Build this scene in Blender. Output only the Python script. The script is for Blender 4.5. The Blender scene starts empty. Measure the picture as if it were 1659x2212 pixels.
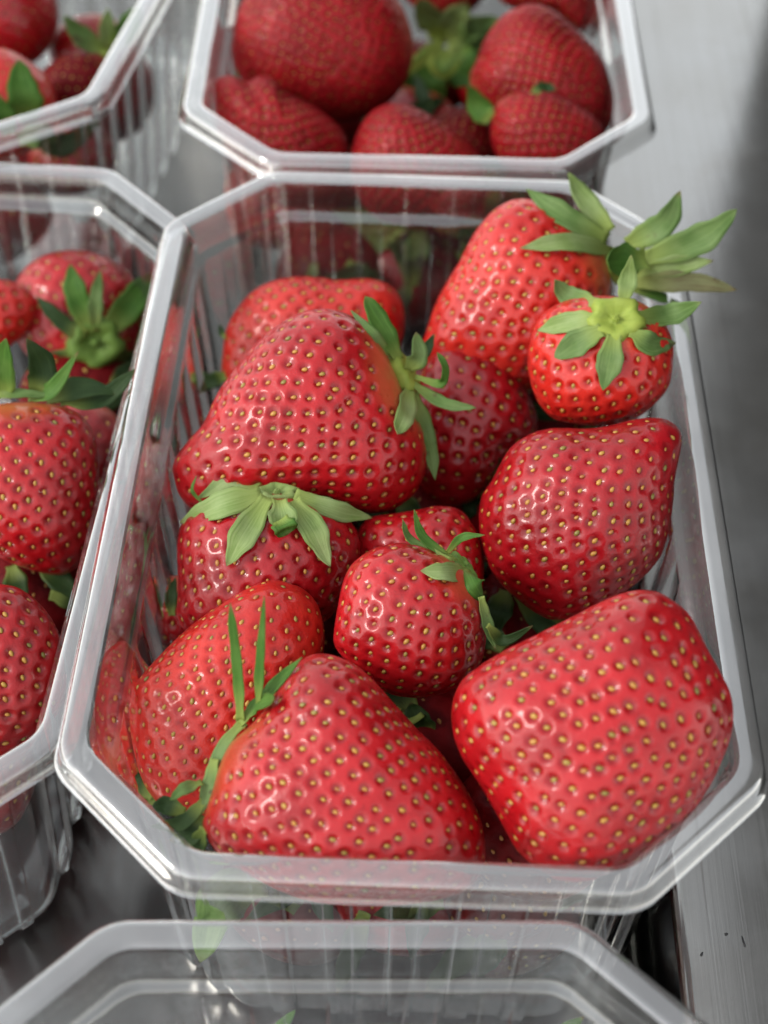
import bpy, bmesh, math, random
import numpy as np
from mathutils import Matrix, Vector
sc=bpy.context.scene; COL=sc.collection
R=math.radians
# ------------------------------------------------------------------ camera
MM=.001
# pinhole camera of the photograph: f in pixels of a 1659 x 2212 picture, rim of the middle punnet at z = 0, millimetres
FPX,PITCH,YAW,ROLL=3300.0,.8365796,-.0081361,.0287057
CAM=np.array([-4.6054,-210.8856,216.6495]); CX,CY=829.5,1106.
_cy,_sy,_cp,_sp=math.cos(YAW),math.sin(YAW),math.cos(PITCH),math.sin(PITCH)
FWD=np.array([_sy*_cp,_cy*_cp,-_sp]); _r=np.array([_cy,-_sy,0.]); _u=np.cross(_r,FWD)
RGT=math.cos(ROLL)*_r+math.sin(ROLL)*_u; UP=-math.sin(ROLL)*_r+math.cos(ROLL)*_u
cd=bpy.data.cameras.new('camera'); cam=bpy.data.objects.new('camera',cd); COL.objects.link(cam)
M=Matrix.Identity(4)
for i in range(3): M[i][0],M[i][1],M[i][2],M[i][3]=RGT[i],UP[i],-FWD[i],CAM[i]*MM
cam.matrix_world=M
cd.sensor_fit='VERTICAL'; cd.sensor_height=36; cd.lens=36*FPX/2212
cd.clip_start=.01; cd.clip_end=100
cd.dof.use_dof=True; cd.dof.focus_distance=.284; cd.dof.aperture_fstop=cd.lens/4.3
sc.camera=cam
# ------------------------------------------------------------------ sky, sun, exposure
SUN_EL,SUN_AZ=R(38),R(250)          # azimuth from +Y (away from the viewer), clockwise: from the left, a little behind the viewer
w=bpy.data.worlds.new('World'); sc.world=w; w.use_nodes=True
nt=w.node_tree; bg=nt.nodes['Background']
sk=nt.nodes.new('ShaderNodeTexSky'); sk.sky_type='NISHITA'; sk.sun_disc=False
sk.sun_elevation=SUN_EL; sk.sun_rotation=SUN_AZ; sk.air_density=2.0; sk.dust_density=.35; sk.ozone_density=1.0
hs=nt.nodes.new('ShaderNodeHueSaturation'); hs.inputs['Saturation'].default_value=.16     # overcast: little blue left
nt.links.new(sk.outputs[0],hs.inputs['Color']); nt.links.new(hs.outputs[0],bg.inputs['Color'])
bg.inputs['Strength'].default_value=.15
sl=bpy.data.lights.new('sun','SUN'); so=bpy.data.objects.new('sun',sl); COL.objects.link(so)
sl.energy=.95; sl.angle=R(16); sl.color=(1,.94,.86)
sv=Vector((math.sin(SUN_AZ)*math.cos(SUN_EL),math.cos(SUN_AZ)*math.cos(SUN_EL),math.sin(SUN_EL)))
so.rotation_euler=sv.to_track_quat('Z','Y').to_euler()
sc.view_settings.view_transform='Standard'; sc.view_settings.look='None'; sc.view_settings.gamma=1
sc.view_settings.exposure=1.15
sc.cycles.max_bounces=14; sc.cycles.transparent_max_bounces=24; sc.cycles.caustics_reflective=False; sc.cycles.caustics_refractive=False
# ------------------------------------------------------------------ outlines of the berries, read off the photograph (pixels of a 1659 x 2212 picture)
OUT={
'C1':[(920,720),(940,660),(965,610),(990,570),(1010,530),(1035,490),(1070,452),(1110,432),(1155,434),(1210,460),(1265,500),(1305,550),(1320,620),(1300,700),(1250,765),(1190,815),(1130,845),(1060,855),(985,840),(930,800),(908,758)],
'C2':[(1140,775),(1146,735),(1160,695),(1195,662),(1250,643),(1320,640),(1385,655),(1430,690),(1452,740),(1452,790),(1443,835),(1412,875),(1369,905),(1309,919),(1254,917),(1199,905),(1172,882),(1152,845),(1142,805)],
'C3':[(480,810),(482,760),(490,710),(510,670),(545,630),(590,607),(640,598),(690,600),(735,605),(790,602),(830,610),(858,632),(872,665),(872,720),(850,780),(790,830),(690,860),(580,870),(505,850)],
'C4':[(375,1000),(378,1035),(392,1075),(430,1105),(520,1115),(620,1100),(700,1090),(760,1105),(830,1106),(880,1080),(910,1040),(922,990),(912,930),(890,890),(868,845),(845,790),(815,735),(785,702),(755,682),(715,670),(670,670),(630,685),(590,710),(555,740),(520,785),(490,820),(465,860),(440,915),(405,955)],
'C5':[(383,1180),(395,1130),(440,1090),(520,1062),(600,1052),(680,1072),(740,1110),(772,1150),(778,1195),(762,1250),(730,1310),(690,1350),(600,1385),(480,1390),(410,1370),(383,1335),(385,1290),(385,1240)],
'C6':[(925,780),(950,752),(985,740),(1030,745),(1075,770),(1110,805),(1140,850),(1160,900),(1155,945),(1115,970),(1080,1010),(1050,1055),(1010,1085),(950,1090),(905,1050),(890,970),(895,880),(905,825)],
'C7':[(281,1550),(287,1490),(305,1462),(340,1422),(390,1372),(440,1332),(500,1292),(550,1264),(595,1253),(645,1267),(680,1297),(696,1337),(701,1377),(695,1430),(675,1500),(640,1580),(580,1660),(520,1720),(450,1768),(400,1766),(360,1750),(325,1715),(300,1665),(286,1600)],
'C8':[(440,1785),(445,1755),(460,1710),(475,1655),(500,1605),(545,1565),(590,1510),(620,1460),(655,1425),(690,1413),(730,1420),(770,1440),(810,1475),(850,1520),(900,1575),(950,1625),(990,1680),(1020,1730),(1040,1780),(1047,1830),(1040,1880),(1000,1925),(900,1950),(770,1955),(650,1940),(540,1890),(470,1840)],
'C9':[(975,1540),(985,1490),(1005,1462),(1040,1435),(1100,1400),(1180,1360),(1250,1325),(1310,1295),(1360,1278),(1410,1277),(1450,1295),(1490,1330),(1520,1385),(1550,1440),(1575,1490),(1583,1530),(1580,1580),(1560,1640),(1530,1700),(1490,1760),(1440,1805),(1380,1850),(1310,1890),(1240,1905),(1180,1890),(1120,1840),(1080,1770),(1040,1700),(1000,1640),(980,1590)],
'C10':[(1037,1097),(1044,1067),(1064,1037),(1084,997),(1109,962),(1149,937),(1199,925),(1264,927),(1319,920),(1369,907),(1419,903),(1449,912),(1469,932),(1472,957),(1464,997),(1456,1042),(1454,1077),(1446,1137),(1429,1197),(1399,1237),(1359,1272),(1309,1302),(1254,1327),(1209,1338),(1174,1332),(1129,1302),(1089,1267),(1059,1227),(1042,1177),(1035,1127)],
'C11':[(722,1390),(725,1340),(732,1300),(742,1255),(760,1220),(795,1192),(840,1176),(890,1175),(950,1195),(1000,1230),(1030,1270),(1047,1320),(1050,1370),(1043,1420),(1015,1465),(970,1493),(905,1507),(840,1498),(790,1465),(750,1430)],
'C12':[(765,1190),(775,1145),(800,1118),(850,1110),(900,1102),(950,1093),(995,1103),(1025,1140),(1040,1180),(1045,1230),(1035,1290),(980,1330),(890,1330),(810,1290),(775,1240)],
'L1':[(25,640),(40,598),(70,566),(110,547),(160,541),(220,551),(270,582),(303,630),(312,690),(300,750),(255,795),(190,815),(110,800),(50,755),(25,695)],
'L2':[(-90,680),(-70,625),(-20,603),(30,610),(65,635),(82,665),(70,705),(40,735),(0,755),(-50,750),(-85,720)],
'L3':[(-120,1040),(-95,950),(-50,890),(10,872),(70,870),(130,877),(178,900),(204,940),(212,1000),(215,1080),(203,1160),(180,1212),(135,1241),(70,1232),(0,1205),(-70,1165),(-110,1110)],
'L4':[(110,960),(130,890),(170,868),(220,876),(255,903),(266,950),(256,1020),(240,1100),(215,1180),(180,1230),(130,1220),(105,1120),(100,1030)],
'L5':[(-150,1430),(-120,1340),(-70,1280),(0,1262),(50,1276),(95,1315),(128,1370),(143,1430),(140,1500),(112,1560),(65,1605),(0,1632),(-70,1610),(-125,1540)],
'B1':[(503,110),(508,50),(530,-5),(580,-60),(680,-95),(790,-70),(860,0),(890,75),(889,135),(865,190),(830,228),(790,252),(750,264),(690,262),(620,245),(560,215),(520,170)],
'B2':[(463,210),(468,172),(500,163),(532,177),(560,165),(590,168),(620,200),(680,230),(728,268),(752,310),(758,365),(735,420),(660,450),(575,430),(515,372),(475,290)],
'B3':[(758,340),(768,295),(785,262),(812,235),(850,224),(900,235),(960,270),(1010,308),(1042,352),(1046,425),(990,480),(890,492),(805,465),(762,400)],
'B4':[(1015,170),(1030,130),(1050,80),(1090,32),(1140,10),(1190,20),(1240,60),(1290,110),(1315,160),(1327,220),(1315,280),(1260,310),(1170,300),(1090,270),(1035,225)],
'B5':[(1060,260),(1080,218),(1130,198),(1190,200),(1245,228),(1290,262),(1308,300),(1295,345),(1255,378),(1170,390),(1100,370),(1065,320)],
'B6':[(930,330),(935,270),(965,236),(1010,235),(1050,260),(1075,310),(1070,360),(1030,400),(970,400),(940,370)],
'B7':[(850,-60),(870,-10),(900,20),(950,40),(1010,30),(1050,-20),(1030,-80),(940,-110),(870,-100)],
'B8':[(1060,-50),(1080,0),(1130,25),(1200,35),(1260,75),(1290,85),(1304,50),(1310,-20),(1280,-80),(1180,-110),(1090,-100)],
'B9':[(470,-30),(480,30),(515,80),(560,60),(590,-10),(560,-80),(500,-90)],
'T1':[(-130,20),(-110,-50),(-50,-100),(30,-105),(95,-60),(123,0),(126,50),(112,95),(75,135),(20,150),(-60,130),(-110,90)],
'T2':[(105,110),(115,70),(150,42),(200,30),(250,45),(285,85),(290,130),(260,175),(190,190),(130,165)],
'T3':[(78,190),(90,155),(130,125),(180,108),(225,120),(250,150),(255,200),(230,250),(170,275),(110,255),(82,220)],
'T4':[(-110,230),(-90,150),(-40,108),(10,105),(60,130),(105,170),(123,220),(120,270),(80,320),(0,340),(-80,310)],
}
# ------------------------------------------------------------------ helpers
def ray(x,y): return FWD+RGT*((x-CX)/FPX)-UP*((y-CY)/FPX)
def on_level(x,y,z):
    d=ray(x,y); return CAM+d*((z-CAM[2])/d[2])
def tag(o,label=None,cat=None,group=None,kind=None):
    for k,v in (('label',label),('category',cat),('group',group),('kind',kind)):
        if v: o[k]=v
    return o
def mesh(name,V,F,mat,parent=None,smooth=True,uv=None,attrs=None):
    me=bpy.data.meshes.new(name); me.from_pydata([tuple(v) for v in V],[],F); me.update()
    if smooth: me.polygons.foreach_set('use_smooth',[True]*len(me.polygons))
    me.materials.append(mat)
    if uv is not None:
        l=me.uv_layers.new(name='UVMap'); li=np.empty(len(me.loops),int); me.loops.foreach_get('vertex_index',li)
        l.data.foreach_set('uv',np.asarray(uv,float)[li].ravel())
    if attrs:
        for k,a in attrs.items():
            at=me.attributes.new(k,'FLOAT','POINT'); at.data.foreach_set('value',np.asarray(a,np.float32))
    o=bpy.data.objects.new(name,me); COL.objects.link(o)
    if parent: o.parent=parent
    return o
def empty(name,loc_mm,rot=None):
    o=bpy.data.objects.new(name,None); COL.objects.link(o); o.empty_display_size=.01
    m=Matrix.Identity(4) if rot is None else rot.to_4x4()
    m=Matrix.Translation(Vector(loc_mm)*MM)@m; o.matrix_world=m
    return o
# ------------------------------------------------------------------ materials
class NT:
    def __init__(s,name):
        s.m=bpy.data.materials.new(name); s.m.use_nodes=True; s.t=s.m.node_tree; s.t.nodes.clear()
        s.out=s.t.nodes.new('ShaderNodeOutputMaterial')
    def n(s,t,**k):
        x=s.t.nodes.new('ShaderNode'+t)
        for a,b in k.items():
            if a in x.inputs: s.i(x,a,b)
            else: setattr(x,a,b)
        return x
    def i(s,x,a,b):
        if hasattr(b,'is_output') or isinstance(b,bpy.types.NodeSocket): s.t.links.new(b,x.inputs[a])
        else: x.inputs[a].default_value=b
    def noise(s,scale,vec=None,detail=3,rough=.55):
        x=s.n('TexNoise'); x.inputs['Scale'].default_value=scale; x.inputs['Detail'].default_value=detail; x.inputs['Roughness'].default_value=rough
        if vec is not None: s.t.links.new(vec,x.inputs['Vector'])
        return x.outputs['Fac']
    def ramp(s,f,stops):
        x=s.n('ValToRGB'); s.t.links.new(f,x.inputs[0]); e=x.color_ramp.elements
        while len(e)<len(stops): e.new(.5)
        for q,(p,c) in zip(e,stops): q.position=p; q.color=(*c,1) if len(c)==3 else c
        return x.outputs[0]
    def mixc(s,f,a,b,mode='MIX'):
        x=s.n('Mix',data_type='RGBA',blend_type=mode)
        for k,v in ((0,f),(6,a),(7,b)):
            if isinstance(v,bpy.types.NodeSocket): s.t.links.new(v,x.inputs[k])
            else: x.inputs[k].default_value=v if k==0 else (*v,1)
        return x.outputs[2]
    def math(s,op,a,b=0.,clamp=False):
        x=s.n('Math',operation=op,use_clamp=clamp)
        for k,v in ((0,a),(1,b)):
            if isinstance(v,bpy.types.NodeSocket): s.t.links.new(v,x.inputs[k])
            else: x.inputs[k].default_value=v
        return x.outputs[0]
    def mapping(s,scale,coord='Object'):
        t=s.n('TexCoord'); m=s.n('Mapping'); s.t.links.new(t.outputs[coord],m.inputs[0]); m.inputs['Scale'].default_value=scale
        return m.outputs[0]
    def bump(s,h,strength,dist):
        x=s.n('Bump'); x.inputs['Strength'].default_value=strength; x.inputs['Distance'].default_value=dist; s.t.links.new(h,x.inputs['Height'])
        return x.outputs[0]
    def done(s,sh): s.t.links.new(sh,s.out.inputs[0]); return s.m

def flesh_mat(name,red,deep,pale,rough=.34,spec=.36,coat=.4):
    s=NT(name); oc=s.mapping((1,1,1))
    f=s.ramp(s.noise(90,oc,3),[(.36,(0,0,0)),(.64,(1,1,1))])
    c=s.mixc(f,red,deep); c=s.mixc(s.ramp(s.noise(330,oc,3,.65),[(.60,(0,0,0)),(.74,(.55,)*3)]),c,[x*.55 for x in deep])
    at=s.n('Attribute',attribute_name='pale'); c=s.mixc(at.outputs['Fac'],c,pale)
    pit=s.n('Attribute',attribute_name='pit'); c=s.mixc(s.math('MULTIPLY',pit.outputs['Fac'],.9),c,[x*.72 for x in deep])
    p=s.n('BsdfPrincipled'); s.i(p,'Base Color',c)
    rr=s.ramp(s.noise(260,oc,2),[(.3,(rough-.08,)*3),(.72,(rough+.16,)*3)])
    s.i(p,'Roughness',rr); s.i(p,'IOR',1.42)
    s.i(p,'Subsurface Weight',.18); s.i(p,'Subsurface Radius',(1.,.22,.14)); s.i(p,'Subsurface Scale',.0022)
    s.i(p,'Coat Weight',coat); s.i(p,'Specular IOR Level',spec); s.i(p,'Coat Roughness',.06)
    nz=s.math('ADD',s.noise(1500,oc,2),s.math('MULTIPLY',s.noise(420,oc,3),1.6)); s.i(p,'Normal',s.bump(nz,.30,.00035))
    return s.done(p.outputs[0])
FLESH={
 'red':flesh_mat('strawberry skin red',(.40,.0075,.0110),(.27,.0024,.0048),(.54,.20,.06)),
 'deep':flesh_mat('strawberry skin deep red',(.34,.0052,.0095),(.23,.0016,.004),(.45,.12,.05)),
 'orange':flesh_mat('strawberry skin orange red',(.52,.024,.015),(.39,.008,.006),(.57,.15,.05)),
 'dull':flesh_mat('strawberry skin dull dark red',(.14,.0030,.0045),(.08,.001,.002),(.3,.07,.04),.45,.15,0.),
 'matte':flesh_mat('strawberry skin dusty red',(.27,.0060,.0085),(.16,.002,.004),(.4,.10,.05),.5,.22,.08),
}
def seed_mat():
    s=NT('strawberry seed'); oi=s.n('ObjectInfo'); c=s.ramp(oi.outputs['Random'],[(0,(.30,.10,.025)),(.3,(.42,.20,.035)),(.75,(.38,.22,.035)),(1,(.18,.15,.03))])
    p=s.n('BsdfPrincipled'); s.i(p,'Base Color',c); s.i(p,'Roughness',.4); return s.done(p.outputs[0])
SEED=seed_mat()
def leaf_mat(name,top,vein,edge,spots=0.):
    s=NT(name); tc=s.n('TexCoord'); mp=s.n('Mapping'); s.t.links.new(tc.outputs['UV'],mp.inputs[0]); mp.inputs['Scale'].default_value=(9,1.3,1)
    v=s.noise(1.6,mp.outputs[0],3); oc=s.mapping((1,1,1))
    c=s.mixc(s.ramp(v,[(.38,(0,0,0)),(.66,(1,1,1))]),top,vein)
    c=s.mixc(s.ramp(s.noise(160,oc,3),[(.4,(0,0,0)),(.8,(.8,.8,.8))]),c,edge)
    if spots: c=s.mixc(s.ramp(s.noise(120,oc,4,.7),[(.62,(0,0,0)),(.70,(spots,)*3)]),c,(.07,.035,.02))
    tp=s.n('Attribute',attribute_name='tip'); c=s.mixc(tp.outputs['Fac'],c,(.19,.11,.045)); ti=s.n('Attribute',attribute_name='base'); c=s.mixc(ti.outputs['Fac'],c,(.29,.36,.08))
    p=s.n('BsdfPrincipled'); s.i(p,'Base Color',c); s.i(p,'Roughness',.55); s.i(p,'Specular IOR Level',.25); s.i(p,'Normal',s.bump(v,.5,.0003))
    tr=s.n('BsdfTranslucent'); s.i(tr,'Color',c)
    m=s.n('MixShader'); m.inputs[0].default_value=.22; s.t.links.new(p.outputs[0],m.inputs[1]); s.t.links.new(tr.outputs[0],m.inputs[2])
    return s.done(m.outputs[0])
LEAF={
 'pale':leaf_mat('sepal pale green',(.26,.35,.12),(.17,.26,.065),(.33,.41,.19)),
 'mid':leaf_mat('sepal mid green',(.13,.22,.060),(.075,.145,.032),(.20,.28,.11),.9),
 'green':leaf_mat('sepal fresh green',(.075,.185,.026),(.04,.115,.014),(.12,.22,.045)),
 'dark':leaf_mat('sepal dark green',(.026,.058,.014),(.015,.038,.008),(.04,.075,.02)),
 'lime':leaf_mat('calyx yellow green',(.31,.39,.055),(.22,.31,.04),(.36,.42,.10)),
 'brown':leaf_mat('withered sepal',(.15,.17,.07),(.10,.075,.035),(.2,.2,.09),1.),
}
def plastic_mat(name,haze,k):
    # thin clear sheet: both faces reflect, a little milky haze, scratches in the gloss
    s=NT(name); oc=s.mapping((1,1,1))
    lw=s.n('Fresnel'); ge=s.n('NewGeometry'); s.i(lw,'IOR',s.math('ADD',s.math('MULTIPLY',ge.outputs['Backfacing'],1/1.56-1.56),1.56))   # the same from either side of the sheet
    f=s.math('MULTIPLY',lw.outputs[0],k,True)
    g=s.n('BsdfGlossy'); g.inputs['Color'].default_value=(1,1,1,1); s.i(g,'Roughness',s.ramp(s.noise(180,oc,3),[(.3,(.05,)*3),(.8,(.16,)*3)]))
    t=s.n('BsdfTransparent'); t.inputs['Color'].default_value=(.91,.92,.91,1)
    d=s.n('BsdfDiffuse'); d.inputs['Color'].default_value=(.88,.85,.82,1)
    dt=s.n('BsdfTranslucent'); dt.inputs['Color'].default_value=(.88,.85,.82,1)
    dd=s.n('MixShader'); dd.inputs[0].default_value=.5; s.t.links.new(d.outputs[0],dd.inputs[1]); s.t.links.new(dt.outputs[0],dd.inputs[2])
    m=s.n('MixShader'); s.i(m,0,s.ramp(s.noise(70,oc,4),[(.3,(haze*.7,)*3),(.75,(haze*1.3,)*3)])); s.t.links.new(t.outputs[0],m.inputs[1]); s.t.links.new(dd.outputs[0],m.inputs[2])
    x=s.n('MixShader'); s.i(x,0,f); s.t.links.new(m.outputs[0],x.inputs[1]); s.t.links.new(g.outputs[0],x.inputs[2])
    return s.done(x.outputs[0])
RIM=plastic_mat('clear plastic rim',.12,4.6)
WALL=plastic_mat('clear plastic wall',.014,2.4)
def steel_mat(name,k):
    s=NT(name); br=s.mapping((900,14,900)); oc=s.mapping((1,1,1))
    n1=s.noise(1,br,4,.6); sm=s.noise(14,oc,5,.6); sp=s.noise(60,oc,4,.6)
    c=s.mixc(s.ramp(sm,[(.3,(0,0,0)),(.75,(1,1,1))]),[x*k for x in (.475,.465,.44)],[x*k for x in (.54,.545,.54)])
    c=s.mixc(s.ramp(n1,[(.35,(0,0,0)),(.7,(.2,)*3)]),c,[x*k for x in (.36,.34,.31)])
    c=s.mixc(s.ramp(s.noise(1,s.mapping((700,5,700)),3,.6),[(.66,(0,0,0)),(.74,(.5,)*3)]),c,[x*k for x in (.24,.22,.2)]); c=s.mixc(s.ramp(s.noise(45,oc,6,.7),[(.55,(0,0,0)),(.8,(.5,)*3)]),c,[x*k for x in (.34,.31,.27)])
    p=s.n('BsdfPrincipled'); s.i(p,'Base Color',c); s.i(p,'Metallic',1.)
    rg=s.math('ADD',s.math('MULTIPLY',n1,.06),s.math('MULTIPLY',sp,.16)); s.i(p,'Roughness',s.math('ADD',rg,.075))
    s.i(p,'Anisotropic',.5)
    s.i(p,'Normal',s.bump(n1,.12,.0001))
    return s.done(p.outputs[0])
STEEL=steel_mat('brushed stainless steel',.86); PAN=steel_mat('shade-darkened pan steel',.33)  # PAN is the counter steel with the shade of the well put into its colour
# ------------------------------------------------------------------ loops for the punnets and the wells
def rounded(P,d,r,seg,narc):
    """convex polygon P (ccw) moved inwards by d, corners rounded with radius r; the same number of points whatever d and r"""
    P=np.asarray(P,float); n=len(P); E=np.roll(P,-1,0)-P; E/=np.linalg.norm(E,axis=1)[:,None]; N=np.stack([-E[:,1],E[:,0]],1)
    Q=[]
    for i in range(n):
        a,b=N[i-1],N[i]; k=1+a@b; Q.append(P[i]+(a+b)*d/k)
    Q=np.array(Q); pts=[];nor=[];kind=[]
    tl=[]
    for i in range(n):
        a=math.acos(max(-1,min(1,E[i-1]@E[i]))); tl.append(r*math.tan(a/2))
    for i in range(n):
        c=Q[i]-E[i-1]*tl[i]+N[i-1]*r; a0=math.atan2(*(-N[i-1])[::-1]); a=math.acos(max(-1,min(1,E[i-1]@E[i])))
        for j in range(narc+1):
            t=a0+a*j/narc; v=np.array([math.cos(t),math.sin(t)]); pts.append(c+v*r); nor.append(v); kind.append(-1.)
        s=Q[i]+E[i]*tl[i]; e=Q[(i+1)%n]-E[i]*tl[(i+1)%n]; L=np.linalg.norm(e-s)
        fr=seg[i] if hasattr(seg[i],'__len__') else [j/seg[i] for j in range(1,seg[i])]
        for j in fr:
            pts.append(s+(e-s)*j); nor.append(-N[i]); kind.append(j)
    return np.array(pts),np.array(nor),np.array(kind)
def loft(rows):
    n=len(rows[0]); V=np.concatenate(rows); F=[]
    for k in range(len(rows)-1):
        for i in range(n):
            j=(i+1)%n; F.append((k*n+i,k*n+j,(k+1)*n+j,(k+1)*n+i))
    return V,F
# ------------------------------------------------------------------ the steel counter with its two wells (rim of the punnets = 0 mm)
FLOOR,TOP=-80.,-46.
def rect(x0,y0,x1,y1): return [(x0,y0),(x1,y0),(x1,y1),(x0,y1)]
def well(P,depth,rc,name_rows):
    rows=[]
    sg=[40]*len(P); na=10
    def row(d,z): p,_,_=rounded(P,d,max(rc-d,2),sg,na); rows.append(np.column_stack([p,np.full(len(p),z)]))
    re=2.2
    for k in range(7):
        a=k/6*math.pi/2; row(re*math.sin(a),TOP-re*(1-math.cos(a)))
    rb=8.
    for k in range(7):
        a=k/6*math.pi/2; row(re+rb*(1-math.cos(a))+.5,depth+rb-rb*math.sin(a))
    return rows
bm=bmesh.new()
W1=rect(-420,-330,53,520)
outer=rect(-900,-700,900,1100)
loops=[]
for P,dep,rc in ((W1,FLOOR,30),):
    rows=well(P,dep,rc,None); V,F=loft(rows); vs=[bm.verts.new(v*MM) for v in V]
    for f in F: bm.faces.new([vs[i] for i in f]).smooth=True
    n=len(rows[0])
    if P is W1: bm.faces.new([vs[len(V)-n+i] for i in range(n)])
    loops.append(vs[:n])
ov=[bm.verts.new((x*MM,y*MM,TOP*MM)) for x,y in outer]
ed=[bm.edges.new((ov[i],ov[(i+1)%4])) for i in range(4)]
for l in loops: ed+=[bm.edges.get((l[i],l[(i+1)%len(l)])) for i in range(len(l))]
bmesh.ops.triangle_fill(bm,use_beauty=True,edges=ed,normal=(0,0,1))
bmesh.ops.recalc_face_normals(bm,faces=bm.faces)
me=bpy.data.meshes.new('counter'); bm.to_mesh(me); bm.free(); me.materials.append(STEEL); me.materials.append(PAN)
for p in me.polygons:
    if p.center.z<(TOP-9)*MM: p.material_index=1      # sunken pan: same steel, darkened to stand in for shade
o=bpy.data.objects.new('counter',me); COL.objects.link(o); tag(o,kind='structure')
def crate_mat():
    s=NT('black crate plastic'); oc=s.mapping((1,1,1)); p=s.n('BsdfPrincipled'); s.i(p,'Base Color',s.ramp(s.noise(60,oc,4),[(.3,(.012,.012,.014)),(.8,(.028,.028,.03))])); s.i(p,'Roughness',.5); return s.done(p.outputs[0])
CRATE=crate_mat()
for lab,x,y,L,wd,a in (('tiny dark crumb on the steel near the lower right corner',1569,2018,.55,.45,.3),('short dark sliver on the steel at the lower right edge',1606,2034,1.9,.3,1.75),('small brown fleck on the steel beside the front punnet',1516,2061,.7,.4,1.0)):
    p=on_level(x,y,TOP); bmc=bmesh.new(); bmesh.ops.create_icosphere(bmc,subdivisions=2,radius=1)
    for v in bmc.verts: v.co=.6*Vector((v.co.x*L*MM*(1+.3*math.sin(9*v.co.y)),v.co.y*wd*MM*(1-.4*v.co.x),(v.co.z*.3+.2)*MM))
    mc=bpy.data.meshes.new('crumb'); bmc.to_mesh(mc); bmc.free(); mc.materials.append(CRATE); oc_=bpy.data.objects.new('crumb',mc); COL.objects.link(oc_)
    oc_.location=Vector(p)*MM; oc_.rotation_euler=(0,0,a); tag(oc_,lab,'crumb','crumbs on the steel')
def unseen_crate(x,y,w,l,hh,label):
    # unseen dark box added outside the picture, sized to mirror as the dark band
    t=empty('unseen_crate',(x,y,TOP)); tag(t,label,'unseen_crate')
    P=rect(-w/2,-l/2,w/2,l/2); sg=[4]*4
    def row(d,z,r=18): p,_,_=rounded(P,d,r,sg,8); return np.column_stack([p,np.full(len(p),z)])
    rows=[row(8,.5,12),row(6,2,13),row(4,hh-14,15),row(0,hh-12),row(-1,hh-6),row(0,hh),row(4,hh+.5,15),row(6.5,hh-3,13),row(8.5,5,12)]
    V,F=loft(rows); n=len(rows[0]); F.append(tuple(range(n-1,-1,-1))); F.append(tuple(len(V)-n+i for i in range(n)))
    mesh('shell',V*MM,F,CRATE,t)
unseen_crate(230,165,200,390,300,'black box added out of view right of the punnets for its dark reflection in the steel')
# ------------------------------------------------------------------ punnets
PW,PL,CA,CB=118.,187.3,22.7,21.7
def octagon():
    w,l=PW/2,PL/2
    return [(-w+CA,-l),(w-CA,-l),(w,-l+CB),(w,l-CB),(w-CA,l),(-w+CA,l),(-w,l-CB),(-w,-l+CB)]
def punnet_meshes():
    P=octagon(); na=9; seg=[];rel=[]
    # every side carries shallow upright panels, 6 mm wide, moulded outwards
    for Ls,npan,pw in ((72.6,5,6.2),(31.4,2,6.2),(143.9,10,6.2),(31.4,2,6.2))*2:
        fr,rv=[],[]; pitch=Ls/npan
        for k in range(npan):
            c=(k+.5)*pitch
            for s0,r0 in ((-pitch/2+.4,0),(-pw/2-1.8,0),(-pw/2-.45,.0),(-pw/2-.25,.10),(-pw/2,.5),(-pw/2+.25,.90),(-pw/2+.45,1),(-pw/2+1.8,1),(0,1),(pw/2-1.8,1),(pw/2-.45,1),(pw/2-.25,.9),(pw/2,.5),(pw/2+.25,.1),(pw/2+.45,0),(pw/2+1.8,0)):
                fr.append((c+s0)/Ls); rv.append(r0)
        seg.append(fr); rel+=[0.]*(na+1)+rv
    rel=np.array(rel)
    def row(d,z,r,rib=0.):
        p,nv,k=rounded(P,d,r,seg,na)
        if rib: p=p+nv*(rel*rib*1.25)[:,None]
        return np.column_stack([p,np.full(len(p),z)])
    # rim: turned-down skirt, flat flange with rounded edges, then the step down into the box
    rim=[row(-1.5,-4.6,9.1),row(-1.0,-4.2,9.1),row(-.6,-2.4,9.1),row(-.3,-1.0,9.0),row(.1,-.35,8.9),row(.6,-.05,8.8),row(1.3,0,8.6),row(3.5,0,8.0),row(4.1,-.1,7.8),row(4.6,-.5,7.7)]
    n=len(rim[0])
    wall=[row(4.6,-.5,7.7),row(5.0,-1.5,7.6),row(5.6,-4.5,7.5),row(6.1,-7.0,7.4),row(6.6,-7.9,7.3),row(7.2,-8.4,7.2),row(7.8,-8.9,7.1),row(8.05,-9.8,7.1,.1),row(8.3,-12,7.1,.45),row(9.0,-20,7.2,.95),row(10.1,-36,7.4,1.25),row(11.2,-54,7.6,1.3),row(12.2,-68,7.8,1.5),row(12.7,-74,8.0,1.3),row(13.3,-77.2,8.2,.5),row(14.2,-79.0,8.2),row(15.5,-79.55,8.2)]
    base=[row(15.5,-79.55,8.2),row(18,-79.6,7.8),row(20,-78.2,7),row(28,-78.0,5)]
    out=[]
    for nm,rows,mat in (('rim',rim,RIM),('wall',wall,WALL),('base',base,WALL)):
        V,F=loft(rows)
        if nm=='base': F.append(tuple(len(V)-n+i for i in range(n)))
        out.append((nm,V*MM,F,mat))
    return out
PUNNETS=[  # x, y, turn
 (0,0,0,'clear plastic punnet of big glossy strawberries in the middle'),
 (-116,8.0,-2,'clear plastic punnet left of the middle one, cut off by the picture edge'),
 (-2.6,191.0,.8,'clear plastic punnet of blurred strawberries directly behind the middle one'),
 (-128.6,201.,-9.0,'askew clear plastic punnet in the far left corner'),
 (-6.2,-193.6,2.2,'out of focus punnet at the very front, looking nearly empty'),
]
pm=punnet_meshes(); first=None
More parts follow.
